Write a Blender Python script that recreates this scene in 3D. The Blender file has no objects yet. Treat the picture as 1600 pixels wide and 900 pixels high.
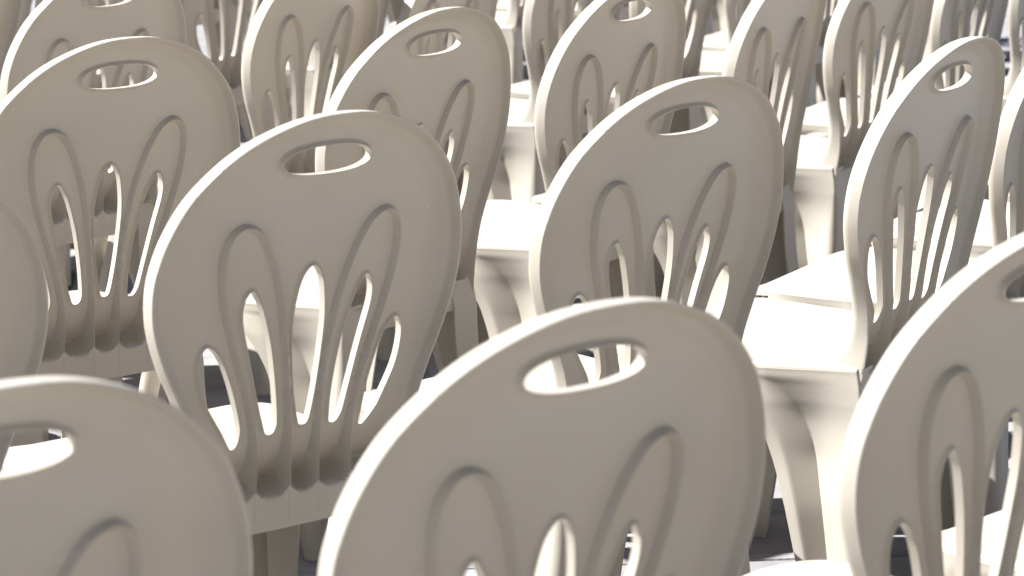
import bpy, bmesh, math, random
import numpy as np
from mathutils import Vector
from mathutils.geometry import delaunay_2d_cdt

# ------------------------------------------------------------------ camera
sc = bpy.context.scene
COL = sc.collection
LIFT = 0.03                                   # chair feet are this far below the fitted datum
CAM_H, PITCH, FPX = 1.315 + LIFT, 0.198, 4536.0
cam_data = bpy.data.cameras.new('camera')
cam = bpy.data.objects.new('camera', cam_data)
COL.objects.link(cam)
cam.location = (0, 0, CAM_H)
cam.rotation_euler = (math.pi / 2 - PITCH, 0, 0)
cam_data.sensor_width = 36
cam_data.lens = FPX / 1600 * 36
cam_data.clip_start = 0.05
cam_data.clip_end = 3000
cam_data.dof.use_dof = True
cam_data.dof.focus_distance = 4.3
cam_data.dof.aperture_fstop = 10
sc.camera = cam

# ------------------------------------------------------------------ light
SUN_AZ = math.radians(-94)                    # from +Y, negative = to the left
SUN_EL = math.radians(52)
world = bpy.data.worlds.new('World')
sc.world = world
world.use_nodes = True
wn = world.node_tree.nodes
sky = wn.new('ShaderNodeTexSky')
sky.sky_type = 'NISHITA'
sky.sun_disc = False
sky.sun_elevation = SUN_EL
sky.sun_rotation = SUN_AZ
sky.dust_density = 0.3
sky.air_density = 0.45
wn['Background'].inputs['Strength'].default_value = 0.05
world.node_tree.links.new(sky.outputs['Color'], wn['Background'].inputs['Color'])
sl = bpy.data.lights.new('sun', 'SUN')
sl.energy = 5.0
sl.angle = math.radians(0.5)
sl.color = (1.0, 0.996, 0.99)
sun = bpy.data.objects.new('sun', sl)
COL.objects.link(sun)
S = Vector((math.cos(SUN_EL) * math.sin(SUN_AZ), math.cos(SUN_EL) * math.cos(SUN_AZ), math.sin(SUN_EL)))
sun.rotation_euler = S.to_track_quat('Z', 'Y').to_euler()
sun.location = S * 20
sc.view_settings.view_transform = 'Standard'
sc.view_settings.look = 'None'
sc.view_settings.gamma = 1
sc.view_settings.use_curve_mapping = False
sc.view_settings.exposure = 1.22

# ------------------------------------------------------------------ materials
def new_mat(name):
    m = bpy.data.materials.new(name)
    m.use_nodes = True
    return m, m.node_tree.nodes, m.node_tree.links, m.node_tree.nodes['Principled BSDF']

def plastic():
    m, n, l, b = new_mat('ivory_plastic')
    tc = n.new('ShaderNodeTexCoord'); oi = n.new('ShaderNodeObjectInfo')
    add = n.new('ShaderNodeVectorMath'); add.operation = 'ADD'
    sca = n.new('ShaderNodeVectorMath'); sca.operation = 'SCALE'; sca.inputs['Scale'].default_value = 37.0
    cmb = n.new('ShaderNodeCombineXYZ')
    for i in range(3): l.new(oi.outputs['Random'], cmb.inputs[i])
    l.new(cmb.outputs[0], sca.inputs[0])
    l.new(tc.outputs['Object'], add.inputs[0]); l.new(sca.outputs[0], add.inputs[1])
    nz = n.new('ShaderNodeTexNoise'); nz.inputs['Scale'].default_value = 9; nz.inputs['Detail'].default_value = 2
    l.new(add.outputs[0], nz.inputs['Vector'])
    r1 = n.new('ShaderNodeValToRGB')
    r1.color_ramp.elements[0].position = .15; r1.color_ramp.elements[0].color = (.485, .440, .370, 1)
    r1.color_ramp.elements[1].position = .85; r1.color_ramp.elements[1].color = (.53, .486, .414, 1)
    l.new(nz.outputs['Fac'], r1.inputs['Fac'])
    # rain-washed dust streaks, drawn out downwards
    mp = n.new('ShaderNodeMapping'); mp.inputs['Scale'].default_value = (60, 60, 5)
    l.new(add.outputs[0], mp.inputs['Vector'])
    ns = n.new('ShaderNodeTexNoise'); ns.inputs['Scale'].default_value = 1; ns.inputs['Detail'].default_value = 4
    l.new(mp.outputs[0], ns.inputs['Vector'])
    rs = n.new('ShaderNodeValToRGB')
    rs.color_ramp.elements[0].position = .58; rs.color_ramp.elements[0].color = (0, 0, 0, 1)
    rs.color_ramp.elements[1].position = .85; rs.color_ramp.elements[1].color = (.10, .10, .10, 1)
    l.new(ns.outputs['Fac'], rs.inputs['Fac'])
    mx = n.new('ShaderNodeMixRGB'); mx.inputs['Color2'].default_value = (.46, .42, .35, 1)
    l.new(rs.outputs['Color'], mx.inputs['Fac']); l.new(r1.outputs['Color'], mx.inputs['Color1'])
    # small pale scuffs
    vo = n.new('ShaderNodeTexVoronoi'); vo.inputs['Scale'].default_value = 1
    mv = n.new('ShaderNodeMapping'); mv.inputs['Scale'].default_value = (34, 34, 17); mv.inputs['Rotation'].default_value = (.3, .5, .2)
    l.new(add.outputs[0], mv.inputs['Vector']); l.new(mv.outputs[0], vo.inputs['Vector'])
    rv = n.new('ShaderNodeValToRGB')
    rv.color_ramp.elements[0].position = .035; rv.color_ramp.elements[0].color = (.75, .75, .75, 1)
    rv.color_ramp.elements[1].position = .075; rv.color_ramp.elements[1].color = (0, 0, 0, 1)
    l.new(vo.outputs['Distance'], rv.inputs['Fac'])
    n2 = n.new('ShaderNodeTexNoise'); n2.inputs['Scale'].default_value = 11
    l.new(add.outputs[0], n2.inputs['Vector'])
    r2 = n.new('ShaderNodeValToRGB')
    r2.color_ramp.elements[0].position = .50; r2.color_ramp.elements[0].color = (0, 0, 0, 1)
    r2.color_ramp.elements[1].position = .56; r2.color_ramp.elements[1].color = (1, 1, 1, 1)
    l.new(n2.outputs['Fac'], r2.inputs['Fac'])
    mu = n.new('ShaderNodeMixRGB'); mu.blend_type = 'MULTIPLY'; mu.inputs['Fac'].default_value = 1
    l.new(rv.outputs['Color'], mu.inputs['Color1']); l.new(r2.outputs['Color'], mu.inputs['Color2'])
    m3 = n.new('ShaderNodeMixRGB'); m3.inputs['Color2'].default_value = (.62, .595, .55, 1)
    l.new(mu.outputs['Color'], m3.inputs['Fac']); l.new(mx.outputs['Color'], m3.inputs['Color1'])
    hv = n.new('ShaderNodeHueSaturation')
    vr = n.new('ShaderNodeMapRange'); vr.inputs['To Min'].default_value = .95; vr.inputs['To Max'].default_value = 1.05
    l.new(oi.outputs['Random'], vr.inputs['Value']); l.new(vr.outputs[0], hv.inputs['Value'])
    # large faint water stains
    n4 = n.new('ShaderNodeTexNoise'); n4.inputs['Scale'].default_value = 5; n4.inputs['Detail'].default_value = 2
    l.new(add.outputs[0], n4.inputs['Vector'])
    r4 = n.new('ShaderNodeValToRGB')
    r4.color_ramp.elements[0].position = .28; r4.color_ramp.elements[0].color = (.955, .945, .93, 1)
    r4.color_ramp.elements[1].position = .78; r4.color_ramp.elements[1].color = (1.02, 1.02, 1.02, 1)
    l.new(n4.outputs['Fac'], r4.inputs['Fac'])
    m4 = n.new('ShaderNodeMixRGB'); m4.blend_type = 'MULTIPLY'; m4.inputs['Fac'].default_value = .7
    l.new(m3.outputs['Color'], m4.inputs['Color1']); l.new(r4.outputs['Color'], m4.inputs['Color2'])
    l.new(m4.outputs['Color'], hv.inputs['Color'])
    l.new(hv.outputs['Color'], b.inputs['Base Color'])
    b.inputs['Specular IOR Level'].default_value = .32
    rr = n.new('ShaderNodeMapRange'); rr.inputs['To Min'].default_value = .34; rr.inputs['To Max'].default_value = .50
    l.new(nz.outputs['Fac'], rr.inputs['Value']); l.new(rr.outputs[0], b.inputs['Roughness'])
    nb = n.new('ShaderNodeTexNoise'); nb.inputs['Scale'].default_value = 420; nb.inputs['Detail'].default_value = 2
    l.new(add.outputs[0], nb.inputs['Vector'])
    bp = n.new('ShaderNodeBump'); bp.inputs['Strength'].default_value = .06; bp.inputs['Distance'].default_value = .002
    l.new(nb.outputs['Fac'], bp.inputs['Height']); l.new(bp.outputs[0], b.inputs['Normal'])
    return m

def stone(name, lo, hi):
    m, n, l, b = new_mat(name)
    tc = n.new('ShaderNodeTexCoord'); oi = n.new('ShaderNodeObjectInfo'); geo = n.new('ShaderNodeNewGeometry')
    nz = n.new('ShaderNodeTexNoise'); nz.inputs['Scale'].default_value = 7; nz.inputs['Detail'].default_value = 8
    l.new(geo.outputs['Position'], nz.inputs['Vector'])
    ad = n.new('ShaderNodeMath'); ad.operation = 'MULTIPLY_ADD'; ad.inputs[1].default_value = .35; 
    l.new(oi.outputs['Random'], ad.inputs[0]); l.new(nz.outputs['Fac'], ad.inputs[2])
    r = n.new('ShaderNodeValToRGB')
    r.color_ramp.elements[0].position = .4; r.color_ramp.elements[0].color = lo
    r.color_ramp.elements[1].position = .95; r.color_ramp.elements[1].color = hi
    l.new(ad.outputs[0], r.inputs['Fac']); l.new(r.outputs['Color'], b.inputs['Base Color'])
    b.inputs['Roughness'].default_value = .8
    nb = n.new('ShaderNodeTexNoise'); nb.inputs['Scale'].default_value = 60; nb.inputs['Detail'].default_value = 6
    l.new(geo.outputs['Position'], nb.inputs['Vector'])
    bp = n.new('ShaderNodeBump'); bp.inputs['Strength'].default_value = .5; bp.inputs['Distance'].default_value = .006
    l.new(nb.outputs['Fac'], bp.inputs['Height']); l.new(bp.outputs[0], b.inputs['Normal'])
    return m

PLASTIC = plastic()
PAVER = stone('paving_stone', (.24, .232, .235, 1), (.37, .352, .35, 1))
JOINT = stone('joint_sand', (.09, .085, .08, 1), (.15, .14, .125, 1))

# ------------------------------------------------------------------ ground
def mesh_obj(name, verts, faces, mat, parent=None, smooth=False):
    me = bpy.data.meshes.new(name)
    me.from_pydata(verts, [], faces)
    me.materials.append(mat)
    if smooth: me.shade_smooth()
    o = bpy.data.objects.new(name, me)
    COL.objects.link(o)
    o.parent = parent
    return o

def far_paving():                              # slabs too far off to tell apart
    m, n, l, b = new_mat('far_paving')
    geo = n.new('ShaderNodeNewGeometry')
    mp = n.new('ShaderNodeMapping'); mp.inputs['Rotation'].default_value = (0, 0, math.radians(-6))
    br = n.new('ShaderNodeTexBrick'); br.inputs['Scale'].default_value = 1
    br.inputs['Brick Width'].default_value = .38; br.inputs['Row Height'].default_value = .26; br.inputs['Mortar Size'].default_value = .006
    br.inputs['Color1'].default_value = (.27, .262, .262, 1); br.inputs['Color2'].default_value = (.35, .335, .332, 1); br.inputs['Mortar'].default_value = (.11, .105, .10, 1)
    l.new(geo.outputs['Position'], mp.inputs['Vector']); l.new(mp.outputs[0], br.inputs['Vector'])
    l.new(br.outputs['Color'], b.inputs['Base Color']); b.inputs['Roughness'].default_value = .8
    return m
FX0, FX1, FY0, FY1 = -7.6, 7.6, -1.3, 19.2
pavement = mesh_obj('pavement',
    [(-400, -300, -.012), (400, -300, -.012), (400, 700, -.012), (-400, 700, -.012), (FX0, FY0, -.012), (FX1, FY0, -.012), (FX1, FY1, -.012), (FX0, FY1, -.012)],
    [(4, 5, 6, 7), (0, 1, 5, 4), (1, 2, 6, 5), (2, 3, 7, 6), (3, 0, 4, 7)], JOINT)
pavement.data.materials.append(far_paving())
for p in pavement.data.polygons: p.material_index = 0 if p.index == 0 else 1
pavement['kind'] = 'structure'

def build_paving():
    rnd = random.Random(5)
    W, H, G, R = .38, .26, .010, .012           # slab, joint, rounded edge
    ang = math.radians(6)
    ca, sa = math.cos(ang), math.sin(ang)
    def slab(w, h, z0, rng):
        vs = []
        for (ix, zz) in ((0, z0), (R * .35, z0 + .012), (R, z0 + .017)):
            for sx, sy in ((-1, -1), (1, -1), (1, 1), (-1, 1)):
                j = rng.uniform(-.0025, .0025)
                vs.append((sx * (w / 2 - ix) + j, sy * (h / 2 - ix) + j, zz + rng.uniform(-.001, .001)))
        fs = [(0 + k * 4 + i, 0 + k * 4 + (i + 1) % 4, (k + 1) * 4 + (i + 1) % 4, (k + 1) * 4 + i)
              for k in range(2) for i in range(4)] + [(8, 9, 10, 11)]
        return vs, fs
    variants = []
    for k in range(8):
        v, f = slab(W - G, H - G, -.017, random.Random(k + 40))
        me = bpy.data.meshes.new('paving_slab'); me.from_pydata(v, [], f); me.materials.append(PAVER)
        variants.append((me, v, f))
    spots = []
    for j in range(-4, 75):
        for i in range(-22, 22):
            x = (i + (.5 if j % 2 else 0)) * W; y = j * H
            X, Y = x * ca - y * sa, x * sa + y * ca
            Y += .4
            inside = 2.0 < Y < 13.5 and abs(X) < .3 + .185 * Y
            spots.append((0 if inside else 1, Y if inside else abs(X) + Y, X, Y))
    spots.sort()
    allv, allf = [], []
    n = 0
    for flag, _, X, Y in spots:
        me, v, f = variants[rnd.randrange(8)]
        tilt = rnd.uniform(-.004, .004)
        if flag == 0 and n < 300:
            o = bpy.data.objects.new('paving_slab', me)
            COL.objects.link(o); o.parent = pavement
            o.location = (X, Y, rnd.uniform(-.0015, .0015))
            o.rotation_euler = (tilt, rnd.uniform(-.004, .004), ang)
            n += 1
        else:
            b = len(allv); dz = rnd.uniform(-.0015, .0015)
            for (a, c, e) in v: allv.append((X + a * ca - c * sa, Y + a * sa + c * ca, e + dz + tilt * a))
            allf += [tuple(b + q for q in g) for g in f]
    o = mesh_obj('outer_paving', allv, allf, PAVER, pavement)
    o['kind'] = 'stuff'
build_paving()

# ------------------------------------------------------------------ the chair
HV = .79
def F(u, v):                                   # forward position of the crest surface of the back
    d = v - HV
    return -.271 * d - .293 * d * d + (.391 + .243 * d) * u * u

def catmull(pts, n=12, closed=False):
    P = [np.array(p, float) for p in pts]
    out = []
    m = len(P)
    for i in range(m if closed else m - 1):
        if closed: a, b, c, d = P[i - 1], P[i], P[(i + 1) % m], P[(i + 2) % m]
        else: a, b, c, d = P[max(i - 1, 0)], P[i], P[i + 1], P[min(i + 2, m - 1)]
        for k in range(n):
            t = k / n
            out.append(.5 * ((2 * b) + (c - a) * t + (2 * a - 5 * b + 4 * c - d) * t * t + (3 * b - a - 3 * c + d) * t ** 3))
    if not closed: out.append(P[-1])
    return np.array(out)

def resample(P, step, closed=False):
    Q = np.vstack([P, P[:1]]) if closed else P
    L = np.r_[0, np.cumsum(np.linalg.norm(np.diff(Q, axis=0), axis=1))]
    n = max(4, int(round(L[-1] / step)))
    s = np.linspace(0, L[-1], n + 1)
    R = np.column_stack([np.interp(s, L, Q[:, 0]), np.interp(s, L, Q[:, 1])])
    return R[:-1] if closed else R

def seg_dist(P, poly, closed):
    A = poly if closed else poly[:-1]
    B = np.roll(poly, -1, 0) if closed else poly[1:]
    out = np.full(len(P), 1e9)
    for i in range(0, len(P), 2000):
        p = P[i:i + 2000, None, :]
        ab = (B - A)[None]; ap = p - A[None]
        t = np.clip((ap * ab).sum(2) / np.maximum((ab * ab).sum(2), 1e-14), 0, 1)
        out[i:i + 2000] = np.linalg.norm(ap - t[..., None] * ab, axis=2).min(1)
    return out

def inside(P, poly):
    x, y = P[:, 0], P[:, 1]
    c = np.zeros(len(P), bool)
    A = poly; B = np.roll(poly, -1, 0)
    for (ax, ay), (bx, by) in zip(A, B):
        if ay == by: continue
        k = ((ay > y) != (by > y)) & (x < (bx - ax) * (y - ay) / (by - ay) + ax)
        c ^= k
    return c

VB = .328
half = [(0, .847), (.045, .844), (.085, .834), (.125, .817), (.160, .793), (.195, .757), (.218, .715), (.230, .675), (.233, .64),
        (.228, .60), (.213, .555), (.194, .515), (.177, .475), (.168, .44), (.165, .41), (.167, .375), (.171, VB)]
RIGHT = catmull([(-.045, .844)] + half, 10)[10:]
RIGHT[0] = (0, .847)
bottom = np.array([(.171 - .342 * k / 60, VB) for k in range(1, 60)])
LEFT = RIGHT[::-1].copy(); LEFT[:, 0] *= -1
OUT = resample(np.vstack([RIGHT, bottom, LEFT[:-1]]), .004, True)

loop_half = [(.074, .34), (.073, .375), (.072, .41), (.074, .448), (.085, .498), (.102, .548), (.117, .592), (.1285, .635), (.1315, .675), (.124, .703),
             (.106, .714), (.083, .703), (.062, .668), (.046, .622), (.035, .57), (.027, .51), (.0225, .455), (.022, .42), (.022, .34)]
LOOP = {1: resample(catmull(loop_half, 10), .0035)}
LOOP[-1] = LOOP[1] * np.array([-1, 1])

def leaf(o, i, top, bot):
    P = [top] + i + [bot] + o[::-1]
    return resample(catmull(P, 10, True), .003, True)
s1 = leaf([(.152, .560), (.1535, .540), (.146, .508), (.124, .469), (.105, .440)], [(.132, .563), (.120, .545), (.106, .510), (.095, .470), (.093, .444)], (.144, .570), (.098, .435))
s2 = leaf([(.096, .620), (.0965, .596), (.085, .553), (.071, .50), (.0585, .457)], [(.077, .622), (.067, .601), (.053, .555), (.043, .498), (.0405, .456)], (.087, .633), (.049, .447))
s3 = leaf([(.012, .645), (.0195, .622), (.0235, .58), (.0185, .515), (.0085, .461)], [(-.012, .645), (-.0195, .622), (-.0235, .58), (-.0185, .515), (-.0085, .461)], (0, .655), (0, .453))
mir = lambda p: (p * np.array([-1, 1]))[::-1].copy()
th = np.linspace(0, 2 * math.pi, 72, endpoint=False)
ce = lambda t, e: np.sign(t) * np.abs(t) ** e
HANDLE = np.column_stack([.0655 * ce(np.cos(th), .85), HV - .002 + .0175 * ce(np.sin(th), .92) - .30 * (.0655 * np.cos(th)) ** 2])
HOLES = [s1, s2, s3, mir(s2), mir(s1), HANDLE]

def offset(poly, d, closed=True):
    t = (np.roll(poly, -1, 0) - np.roll(poly, 1, 0)) if closed else np.gradient(poly, axis=0)
    t /= np.maximum(np.linalg.norm(t, axis=1), 1e-12)[:, None]
    return poly + d * np.column_stack([t[:, 1], -t[:, 0]])

def area(P): return .5 * np.sum(P[:, 0] * np.roll(P[:, 1], -1) - np.roll(P[:, 0], -1) * P[:, 1])

HP = -.0132                                   # panel level below the rib crests
def bend(v):
    t = np.clip((.464 - v) / .078, 0, 1.3)
    return .034 * t ** 2
def sstep(x): x = np.clip(x, 0, 1); return x * x * (3 - 2 * x)
def smax(a, b, k=.0012): return .5 * (a + b + np.sqrt((a - b) ** 2 + k * k))

def h_panel(P): return HP - bend(P[:, 1])
def h_back(P):
    base = h_panel(P)
    v = P[:, 1]
    def lift(crest, d, w, p=2.3):
        g = .62 * np.clip(1 - d / .0036, 0, 1) ** 1.15 + .38 * np.clip(1 - d / w, 0, 1) ** 2.0
        return base + (crest - base) * g
    h = base
    near = np.clip(seg_dist(P, RIM, False) - .008, 0, 1)
    deep = np.clip((.455 - v) / .06, 0, 1)
    for k in (1, -1):
        d = seg_dist(P, LOOP[k], False)
        ins = inside(P, LOOP[k])
        w = np.where(ins, .0120, .0180) - .003 * deep
        d1 = np.maximum(d - .0012, 0)
        near = np.minimum(near, d)
        h = smax(h, lift(0., d1, w, 2.4))
    for H in HOLES:
        d = np.maximum(seg_dist(P, H, True) - .0012, 0)
        crest = np.where(v > .75, -.0045, -.0068) - .8 * bend(v)
        crest = base + (crest - base) * np.clip((v - .425) / .035, 0, 1)
        h = smax(h, lift(crest, d, .0095 if H is not HANDLE else .014))
    # apron under the pockets
    ap = base + (-.001 - base) * sstep((.386 + .012 * np.clip(1 - near / .020, 0, 1) ** 2 - v) / .018)
    h = smax(h, ap)
    # rim flange
    d = seg_dist(P, RIM, False)
    crest = np.where(v > .42, .0135, .0135 - .10 * (.42 - v))
    prof = np.interp(d, [0, .0026, .0036, .0066, .0090, .0122, .0162, .0202, .0240, .0275, .0310], [1, 1, .97, .66, .475, .395, .28, .165, .075, .02, 0])
    prof = np.where(d < .0009, prof - .030 * (1 - d / .0009) ** 2, prof)
    h = smax(h, base + (crest - base) * prof)
    return h
RIM = np.vstack([LEFT, RIGHT[1:]])            # open line: both sides and the top, not the bottom edge

def build_backrest():
    pts, edges = [], []
    def add(poly, closed, constrain):
        b = len(pts)
        pts.extend([tuple(p) for p in poly])
        if constrain:
            n = len(poly)
            edges.extend([(b + i, b + (i + 1) % n) for i in range(n if closed else n - 1)])
    cons_out = OUT if area(OUT) > 0 else OUT[::-1]
    add(cons_out, True, True)
    for H in HOLES: add(H, True, True)
    free = []
    for d in (.0008, .0016, .0026, .0038, .005, .0064, .0078, .0096, .012, .015, .019, .024, .030, .036):
        free.append(offset(cons_out, -d))
    for H in HOLES:
        sgn = 1 if area(H) > 0 else -1
        for d in (.0010, .0018, .0030, .0042, .0055, .0075, .0105): free.append(offset(H, sgn * d))
    for k in (1, -1):
        free.append(LOOP[k])
        for d in (.0012, .0024, .0036, .0048, .0065, .009, .012, .015):
            free.append(offset(LOOP[k], d, False)); free.append(offset(LOOP[k], -d, False))
    gx, gy = np.meshgrid(np.arange(-.232, .2325, .006), np.arange(VB, .85, .006))
    gy2, gx2 = np.meshgrid(np.arange(.36, .475, .0035), np.arange(-.165, .166, .0045))
    free.append(np.column_stack([gx.ravel(), gy.ravel()])); free.append(np.column_stack([gx2.ravel(), gy2.ravel()]))
    Fp = np.vstack(free)
    ok = inside(Fp, cons_out) & (seg_dist(Fp, cons_out, True) > .0007)
    for H in HOLES: ok &= ~inside(Fp, H) & (seg_dist(Fp, H, True) > .0007)
    Fp = Fp[ok]
    # thin out points that crowd each other
    seen, keep = {}, []
    c = .0013
    for i, (x, y) in enumerate(Fp):
        kx, ky = int(math.floor(x / c)), int(math.floor(y / c))
        bad = False
        for a in (-1, 0, 1):
            for b in (-1, 0, 1):
                for j in seen.get((kx + a, ky + b), ()):
                    if (Fp[j][0] - x) ** 2 + (Fp[j][1] - y) ** 2 < c * c: bad = True; break
        if not bad:
            seen.setdefault((kx, ky), []).append(i); keep.append(i)
    Fp = Fp[keep]
    add(Fp, False, False)
    V, E, T, *_ = delaunay_2d_cdt([Vector(p) for p in pts], edges, [], 0, 1e-6)
    P = np.array([tuple(v) for v in V])
    T = np.array([t for t in T if len(t) == 3])
    cen = P[T].mean(1)
    ok = inside(cen, cons_out)
    for H in HOLES: ok &= ~inside(cen, H)
    T = T[ok]
    hb = h_back(P)
    hf = h_panel(P) - .0036
    # the shell rolls round to the front: inset its front face along the rim
    e = 2e-4
    gx_ = seg_dist(P + np.array([e, 0]), RIM, False) - seg_dist(P - np.array([e, 0]), RIM, False)
    gy_ = seg_dist(P + np.array([0, e]), RIM, False) - seg_dist(P - np.array([0, e]), RIM, False)
    de = seg_dist(P, RIM, False)
    nrm = np.column_stack([gx_, gy_]); nrm /= np.maximum(np.linalg.norm(nrm, axis=1), 1e-9)[:, None]
    bd = de < 1e-5
    Pn = P + nrm * .003
    flip = bd & ~inside(Pn, cons_out)
    mid = RIM[np.argmin(((P[bd][:, None] - RIM[None]) ** 2).sum(2), 1)]
    tang = np.gradient(RIM, axis=0)[np.argmin(((P[bd][:, None] - RIM[None]) ** 2).sum(2), 1)]
    nb_ = np.column_stack([tang[:, 1], -tang[:, 0]]); nb_ /= np.linalg.norm(nb_, axis=1)[:, None]
    sg = np.where(inside(P[bd] + nb_ * .003, cons_out), 1, -1)
    nrm[bd] = nb_ * sg[:, None]
    INS = .013
    ins = INS * np.clip(1 - de / .030, 0, 1) * np.clip((P[:, 1] - .36) / .05, 0, 1)
    Q = P + nrm * ins[:, None]
    fu = F(P[:, 0], P[:, 1])
    n = len(P)
    back = np.column_stack([P[:, 0], fu - hb, P[:, 1] + LIFT])
    front = np.column_stack([Q[:, 0], F(Q[:, 0], Q[:, 1]) - hf, Q[:, 1] + LIFT])
    verts = np.vstack([back, front]).tolist()
    a = P[T[:, 1]] - P[T[:, 0]]; b = P[T[:, 2]] - P[T[:, 0]]
    ccw = (a[:, 0] * b[:, 1] - a[:, 1] * b[:, 0]) > 0
    T = np.where(ccw[:, None], T, T[:, ::-1])
    faces = [tuple(t) for t in T.tolist()]                       # seen from -Y: x right, z up -> ccw is outward
    faces += [(t[2] + n, t[1] + n, t[0] + n) for t in T.tolist()]
    cnt = {}
    for t in T.tolist():
        for i in range(3): cnt[(t[i], t[(i + 1) % 3])] = 1
    ring = {}
    def wall(i):                                                 # edge wall: rings near both arrises keep the shading crisp
        if i not in ring:
            ids = [i]
            for t in (.05, .50, .62, .74, .84, .92, .97):
                if bd[i]:                                        # quarter-round towards the front
                    w = max(0, (t - .5) / .5); w = 1 - math.sqrt(max(0, 1 - w * w))
                else: w = t
                p = back[i] * (1 - t) + front[i] * t
                p[0] = back[i][0] * (1 - w) + front[i][0] * w; p[2] = back[i][2] * (1 - w) + front[i][2] * w
                ids.append(len(verts)); verts.append(p.tolist())
            ring[i] = ids + [i + n]
        return ring[i]
    for (i, j) in list(cnt):
        if (j, i) not in cnt:
            A, B = wall(i), wall(j)
            for k in range(8): faces.append((B[k], A[k], A[k + 1], B[k + 1]))
    me = bpy.data.meshes.new('backrest')
    me.from_pydata(verts, [], faces)
    me.validate()
    me.shade_smooth()
    me.set_sharp_from_angle(angle=math.radians(40))
    me.materials.append(PLASTIC)
    return me

def sheet(grid, name, thick, inward_sign=1):
    """a curved sheet of plastic given as rows of points, thickened along its normals"""
    G = np.array(grid, float)
    r, c, _ = G.shape
    du = np.gradient(G, axis=1); dv = np.gradient(G, axis=0)
    N = np.cross(du, dv); N /= np.maximum(np.linalg.norm(N, axis=2), 1e-9)[..., None]
    B = G - N * thick * inward_sign
    verts = np.vstack([G.reshape(-1, 3), B.reshape(-1, 3)])
    k = r * c
    id_ = lambda i, j: i * c + j
    f = []
    for i in range(r - 1):
        for j in range(c - 1):
            q = (id_(i, j), id_(i, j + 1), id_(i + 1, j + 1), id_(i + 1, j))
            f.append(q); f.append(tuple(k + a for a in q[::-1]))
    ring = [id_(0, j) for j in range(c)] + [id_(i, c - 1) for i in range(1, r)] + [id_(r - 1, j) for j in range(c - 2, -1, -1)] + [id_(i, 0) for i in range(r - 2, 0, -1)]
    for a, b in zip(ring, ring[1:] + ring[:1]): f.append((b, a, a + k, b + k))
    me = bpy.data.meshes.new(name)
    me.from_pydata(verts.tolist(), [], f)
    bm = bmesh.new(); bm.from_mesh(me)
    bmesh.ops.recalc_face_normals(bm, faces=bm.faces)
    bm.to_mesh(me); bm.free()
    me.shade_smooth(); me.set_sharp_from_angle(angle=math.radians(42))
    me.materials.append(PLASTIC)
    return me

SEAT_Y0, SEAT_Y1, SEAT_YC = .1072, .494, .402
def side_x(y):                                  # half width of the seat at depth y
    if y > SEAT_YC:
        t = min((y - SEAT_YC) / (SEAT_Y1 - SEAT_YC), 1)
        return 0.1325 + .086 * math.sqrt(max(0, 1 - t * t))
    return float(np.interp(y, [.03, .07, .12, .20, .28, .335, .39], [.1690, .1705, .180, .201, .2145, .2175, .2185]))

def fall(y): return .016 * min(max((y - .405) / .089, 0), 1) ** 2            # the front of the seat curves down
def edge_z(y): return .3835 - .004 * math.sin(math.pi * min(max((y - .05) / .42, 0), 1)) - fall(y)
def seat_height(x, y, xe):
    r = abs(x) / max(xe, 1e-6)
    zc = float(np.interp(y, [.04, .085, .10, .12, .15, .20, .28, .38, .44, .485], [.3955, .3955, .3900, .3830, .3780, .3750, .3755, .3800, .3815, .3810])) - fall(y)
    w = max(0, (r - .70) / .30)
    w = w * w * (3 - 2 * w)
    return zc * (1 - w) + edge_z(y) * w - .004 * (1 - r * r) * math.sin(math.pi * min(max((y - .08) / .4, 0), 1))

def build_seat():
    RE = .0075                                   # radius of the rolled edge
    near = [0, .0004, .0012, .0025, .0042, .0060, .0080, .0110]
    fr = sorted(set([round(SEAT_Y1 - d, 5) for d in near] + [round(SEAT_YC + (SEAT_Y1 - SEAT_YC) * math.sin(k / 14 * math.pi / 2), 5) for k in range(1, 12)]))
    ys = list(np.linspace(SEAT_Y0, SEAT_YC, 32)) + fr
    back_shift = lambda x, y: (.36 * x * x - .048 * float(sstep(np.array((abs(x) - .148) / .014)))) * max(0, 1 - (y - SEAT_Y0) / .075)
    rows = []
    for y in ys:
        xe = side_x(y + (.0105 - .048) * max(0, 1 - (y - SEAT_Y0) / .075))
        xs = [-(xe - d) for d in near] + list(np.linspace(-(xe - .016), xe - .016, 33)) + [xe - d for d in near[::-1]]
        rows.append([[x, y + back_shift(x, y), seat_height(x, y, xe) + LIFT] for x in xs])
    R = np.array(rows)
    chain = np.vstack([R[:, 0], R[-1, 1:-1], R[::-1, -1]])
    flat = R.reshape(-1, 3)
    d = np.minimum(seg_dist(flat[:, :2], chain[:, :2], False), RE)
    flat[:, 2] -= RE - np.sqrt(np.maximum(RE ** 2 - (RE - d) ** 2, 0))
    R = flat.reshape(R.shape)
    top = sheet(R.tolist(), 'seat', .004, 1)
    chain = np.vstack([R[:, 0], R[-1, 1:-1], R[::-1, -1]])
    keep = [0]
    for i in range(1, len(chain)):
        if np.linalg.norm(chain[i, :2] - chain[keep[-1], :2]) > .003: keep.append(i)
    chain = chain[keep]
    mid = np.abs(chain[:, 0]) < .118
    drop = np.where((chain[:, 1] > .40) & mid, .034, .006)                 # deep apron only between the front legs
    skirt = sheet([(chain - np.array([0, 0, 1]) * (drop * t)[:, None]).tolist() for t in (0, .5, 1)], 'skirt', .003, 1)
    bm = bmesh.new(); bm.from_mesh(top); bm.from_mesh(skirt)
    bm.to_mesh(top); bm.free()
    bpy.data.meshes.remove(skirt)
    top.set_sharp_from_angle(angle=math.radians(42))
    return top

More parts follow.
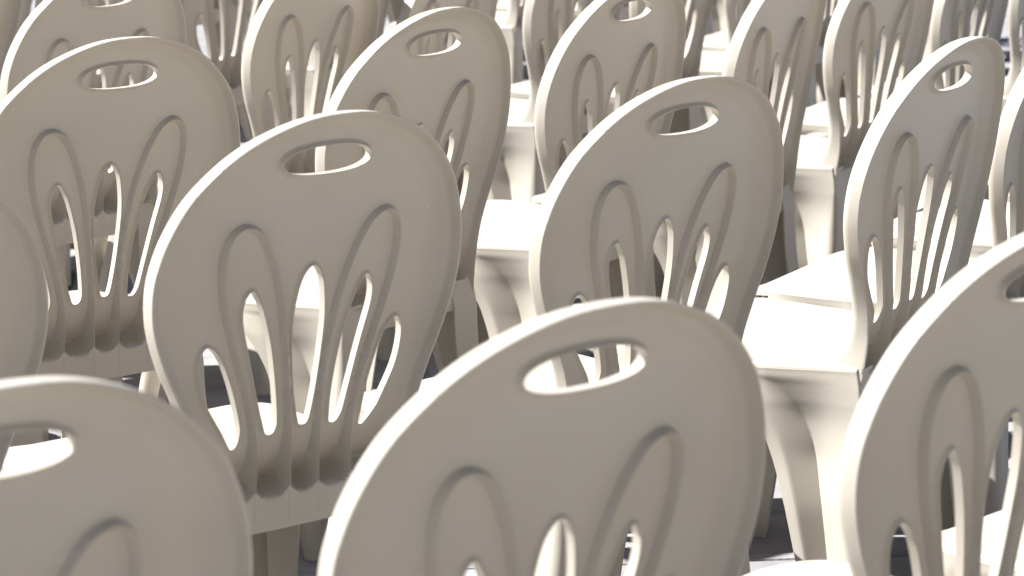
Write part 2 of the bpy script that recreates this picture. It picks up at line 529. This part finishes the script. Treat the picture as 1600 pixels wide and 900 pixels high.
def build_leg(front):
    """one leg with its half of the side apron; left-hand side (x < 0) of the chair"""
    vs = np.concatenate([np.linspace(.380, .315, 16), np.linspace(.305, -LIFT, 34)])
    grid = []
    for v in vs:
        if not front:
            yc = float(np.interp(v, [-.03, .2, .33, .40], [.034, .052, .0590, .0720]))     # rear corner
            ya = float(np.interp(v, [-.03, .08, .17, .23, .27, .297, .320, .336, .348, .355, .358, .40],
                                 [.105, .135, .160, .181, .197, .213, .232, .249, .265, .278, .287, .287]))
            xo = float(np.interp(v, [-.03, .2, .33, .40], [.208, .190, .177, .1715]))
            dirn = 1
        else:
            yc = float(np.interp(v, [-.03, .2, .33, .40], [.490, .468, .448, .438]))
            ya = float(np.interp(v, [-.03, .08, .17, .23, .27, .297, .320, .336, .348, .355, .358, .40],
                                 [.425, .410, .396, .382, .372, .361, .345, .329, .312, .297, .2865, .2865]))
            xo = float(np.interp(v, [-.03, .2, .33, .40], [.232, .222, .214, .205]))
            dirn = -1
        W = abs(ya - yc)
        turn = float(np.interp(v, [-.03, .33, .40], [.034, .052, .056]))     # width of the face turned inwards at the corner
        strip = float(np.interp(v, [-.03, .2, .36, .40], [.011, .018, .022, .024]))
        depth = float(np.interp(v, [-.03, .10, .24, .30, .345, .365, .38], [.014, .025, .030, .021, .007, .001, 0])) * min(1, W / .09)
        row = []
        def outx(y):                             # follow the seat edge near the top, the leg line below
            a = float(sstep(np.array((v - .16) / .17)))
            return (1 - a) * (xo + .12 * abs(y - yc)) + a * side_x(min(max(y, .03), .444)) + .0008 + .004 * min(max((.375 - v) / .05, 0), 1)
        def pz(y):                               # the top row meets the seat edge
            return (v if v < .35 else .35 + (v - .35) * (edge_z(y) - .0075 - .35) / .030) + LIFT
        # inward-turned corner face (rear face of a rear leg, front face of a front leg)
        R = float(np.interp(v, [.24, .35], [.016, .004]))
        for t in np.linspace(1, 0, 5):
            row.append((-(outx(yc) - R - turn * t), yc + dirn * .004 * t, pz(yc)))
        for a in np.linspace(.15, 1, 6):
            an = a * math.pi / 2
            row.append((-(outx(yc) - R + R * math.sin(an)), yc + dirn * (R - R * math.cos(an)), pz(yc)))
        y0 = yc + dirn * R
        # outer face -> valley -> wedge -> strip
        Ln = W - R
        s_w = Ln - strip
        valley = .66 * s_w
        for s in list(np.linspace(.06, .60, 8)) + list(np.linspace(.63, .69, 5)) + list(np.linspace(.73, 1, 8)):
            d = s * s_w
            k = (d / valley) if d < valley else max(0, 1 - (d - valley) / (s_w - valley))
            soft = float(np.interp(v, [.26, .35], [0, 1]))
            kk = k * (1 - soft) + sstep(np.array(k)) * soft
            y = y0 + dirn * d
            row.append((-(outx(y) - depth * float(kk)), y, pz(y)))
        for s in (.12, .5, 1):
            y = y0 + dirn * (s_w + strip * s)
            row.append((-(outx(y) + .0006), y, pz(y)))
        grid.append(row)
    return sheet(grid, 'leg', .0038, 1)

def mirrored(me):
    m2 = me.copy()
    n = len(m2.vertices)
    co = np.empty(n * 3); m2.vertices.foreach_get('co', co)
    co = co.reshape(-1, 3); co[:, 0] *= -1
    m2.vertices.foreach_set('co', co.ravel())
    m2.flip_normals()
    return m2

ME_BACK = build_backrest()
ME_SEAT = build_seat()
ME_RL = build_leg(False); ME_FL = build_leg(True)
LEGS = [ME_RL, mirrored(ME_RL), ME_FL, mirrored(ME_FL)]

LABEL = 'cream white plastic chair with rounded slotted back and oval hand hole, one of the rows'
GROUP = 'white plastic chairs set out in rows'
def make_chair():
    root = bpy.data.objects.new('plastic_chair', None)
    COL.objects.link(root)
    root.empty_display_size = .1
    root['label'] = LABEL; root['category'] = 'chair'; root['group'] = GROUP
    for nm, me in [('backrest', ME_BACK), ('seat', ME_SEAT)] + [('leg', m) for m in LEGS]:
        o = bpy.data.objects.new(nm, me); COL.objects.link(o); o.parent = root
    return root
def copy_chair(src):
    r = src.copy(); COL.objects.link(r)
    for ch in src.children:
        c = ch.copy(); COL.objects.link(c); c.parent = r
    return r

SPOTS = [
    # row in front
    (-.367, 2.008, 36.5), (.065, 2.289, 39.2), (.506, 2.660, 44.3),
    # second row
    (-.685, 3.016, 36), (-.213, 3.400, 41.4), (.230, 3.725, 44.7), (.645, 4.172, 57.6), (.912, 4.640, 62),
    # third row
    (-.563, 4.181, 41.0), (-.115, 4.597, 52.8), (.219, 5.114, 57.0), (.549, 5.564, 64.6), (.811, 6.032, 57.7), (1.099, 6.624, 62),
    # fourth row
    (-.736, 5.356, 53.1), (-.358, 5.783, 61.3), (-.094, 6.092, 66.5), (.190, 6.668, 62.1), (.45, 7.17, 62), (.71, 7.67, 63), (.96, 8.18, 62), (1.21, 8.69, 64), (1.46, 9.2, 63),
    # fifth row
    (-1.234, 6.572, 58), (-.93, 6.86, 60), (-.643, 7.223, 60), (-.38, 7.71, 62), (-.12, 8.21, 63), (.14, 8.72, 63), (.40, 9.22, 62), (.66, 9.73, 64), (.92, 10.24, 63), (1.18, 10.74, 63), (1.44, 11.25, 62), (1.7, 11.75, 63),
]
for k in range(9): SPOTS.append((-1.42 + .26 * k, 8.15 + .50 * k, 62 + (k * 37 % 5) - 2))     # sixth row
SPOTS += [(-.30, .93, 30), (.16, 1.22, 36), (.60, 1.50, 41), (1.05, 1.92, 45), (-.82, 1.76, 26), (-1.16, 2.72, 33), (-1.0, 3.83, 38), (-1.10, 4.92, 48), (-1.46, 3.55, 36), (.95, 3.04, 47), (1.36, 3.47, 50), (1.45, 2.36, 49), (1.14, 5.14, 59), (1.40, 5.62, 60), (1.36, 7.13, 62)]   # rows run on beyond the view
first = make_chair()
for i, (x, y, a) in enumerate(SPOTS):
    o = first if i == 0 else copy_chair(first)
    o.location = (x, y, 0)
    o.rotation_euler = (0, 0, math.radians(a))
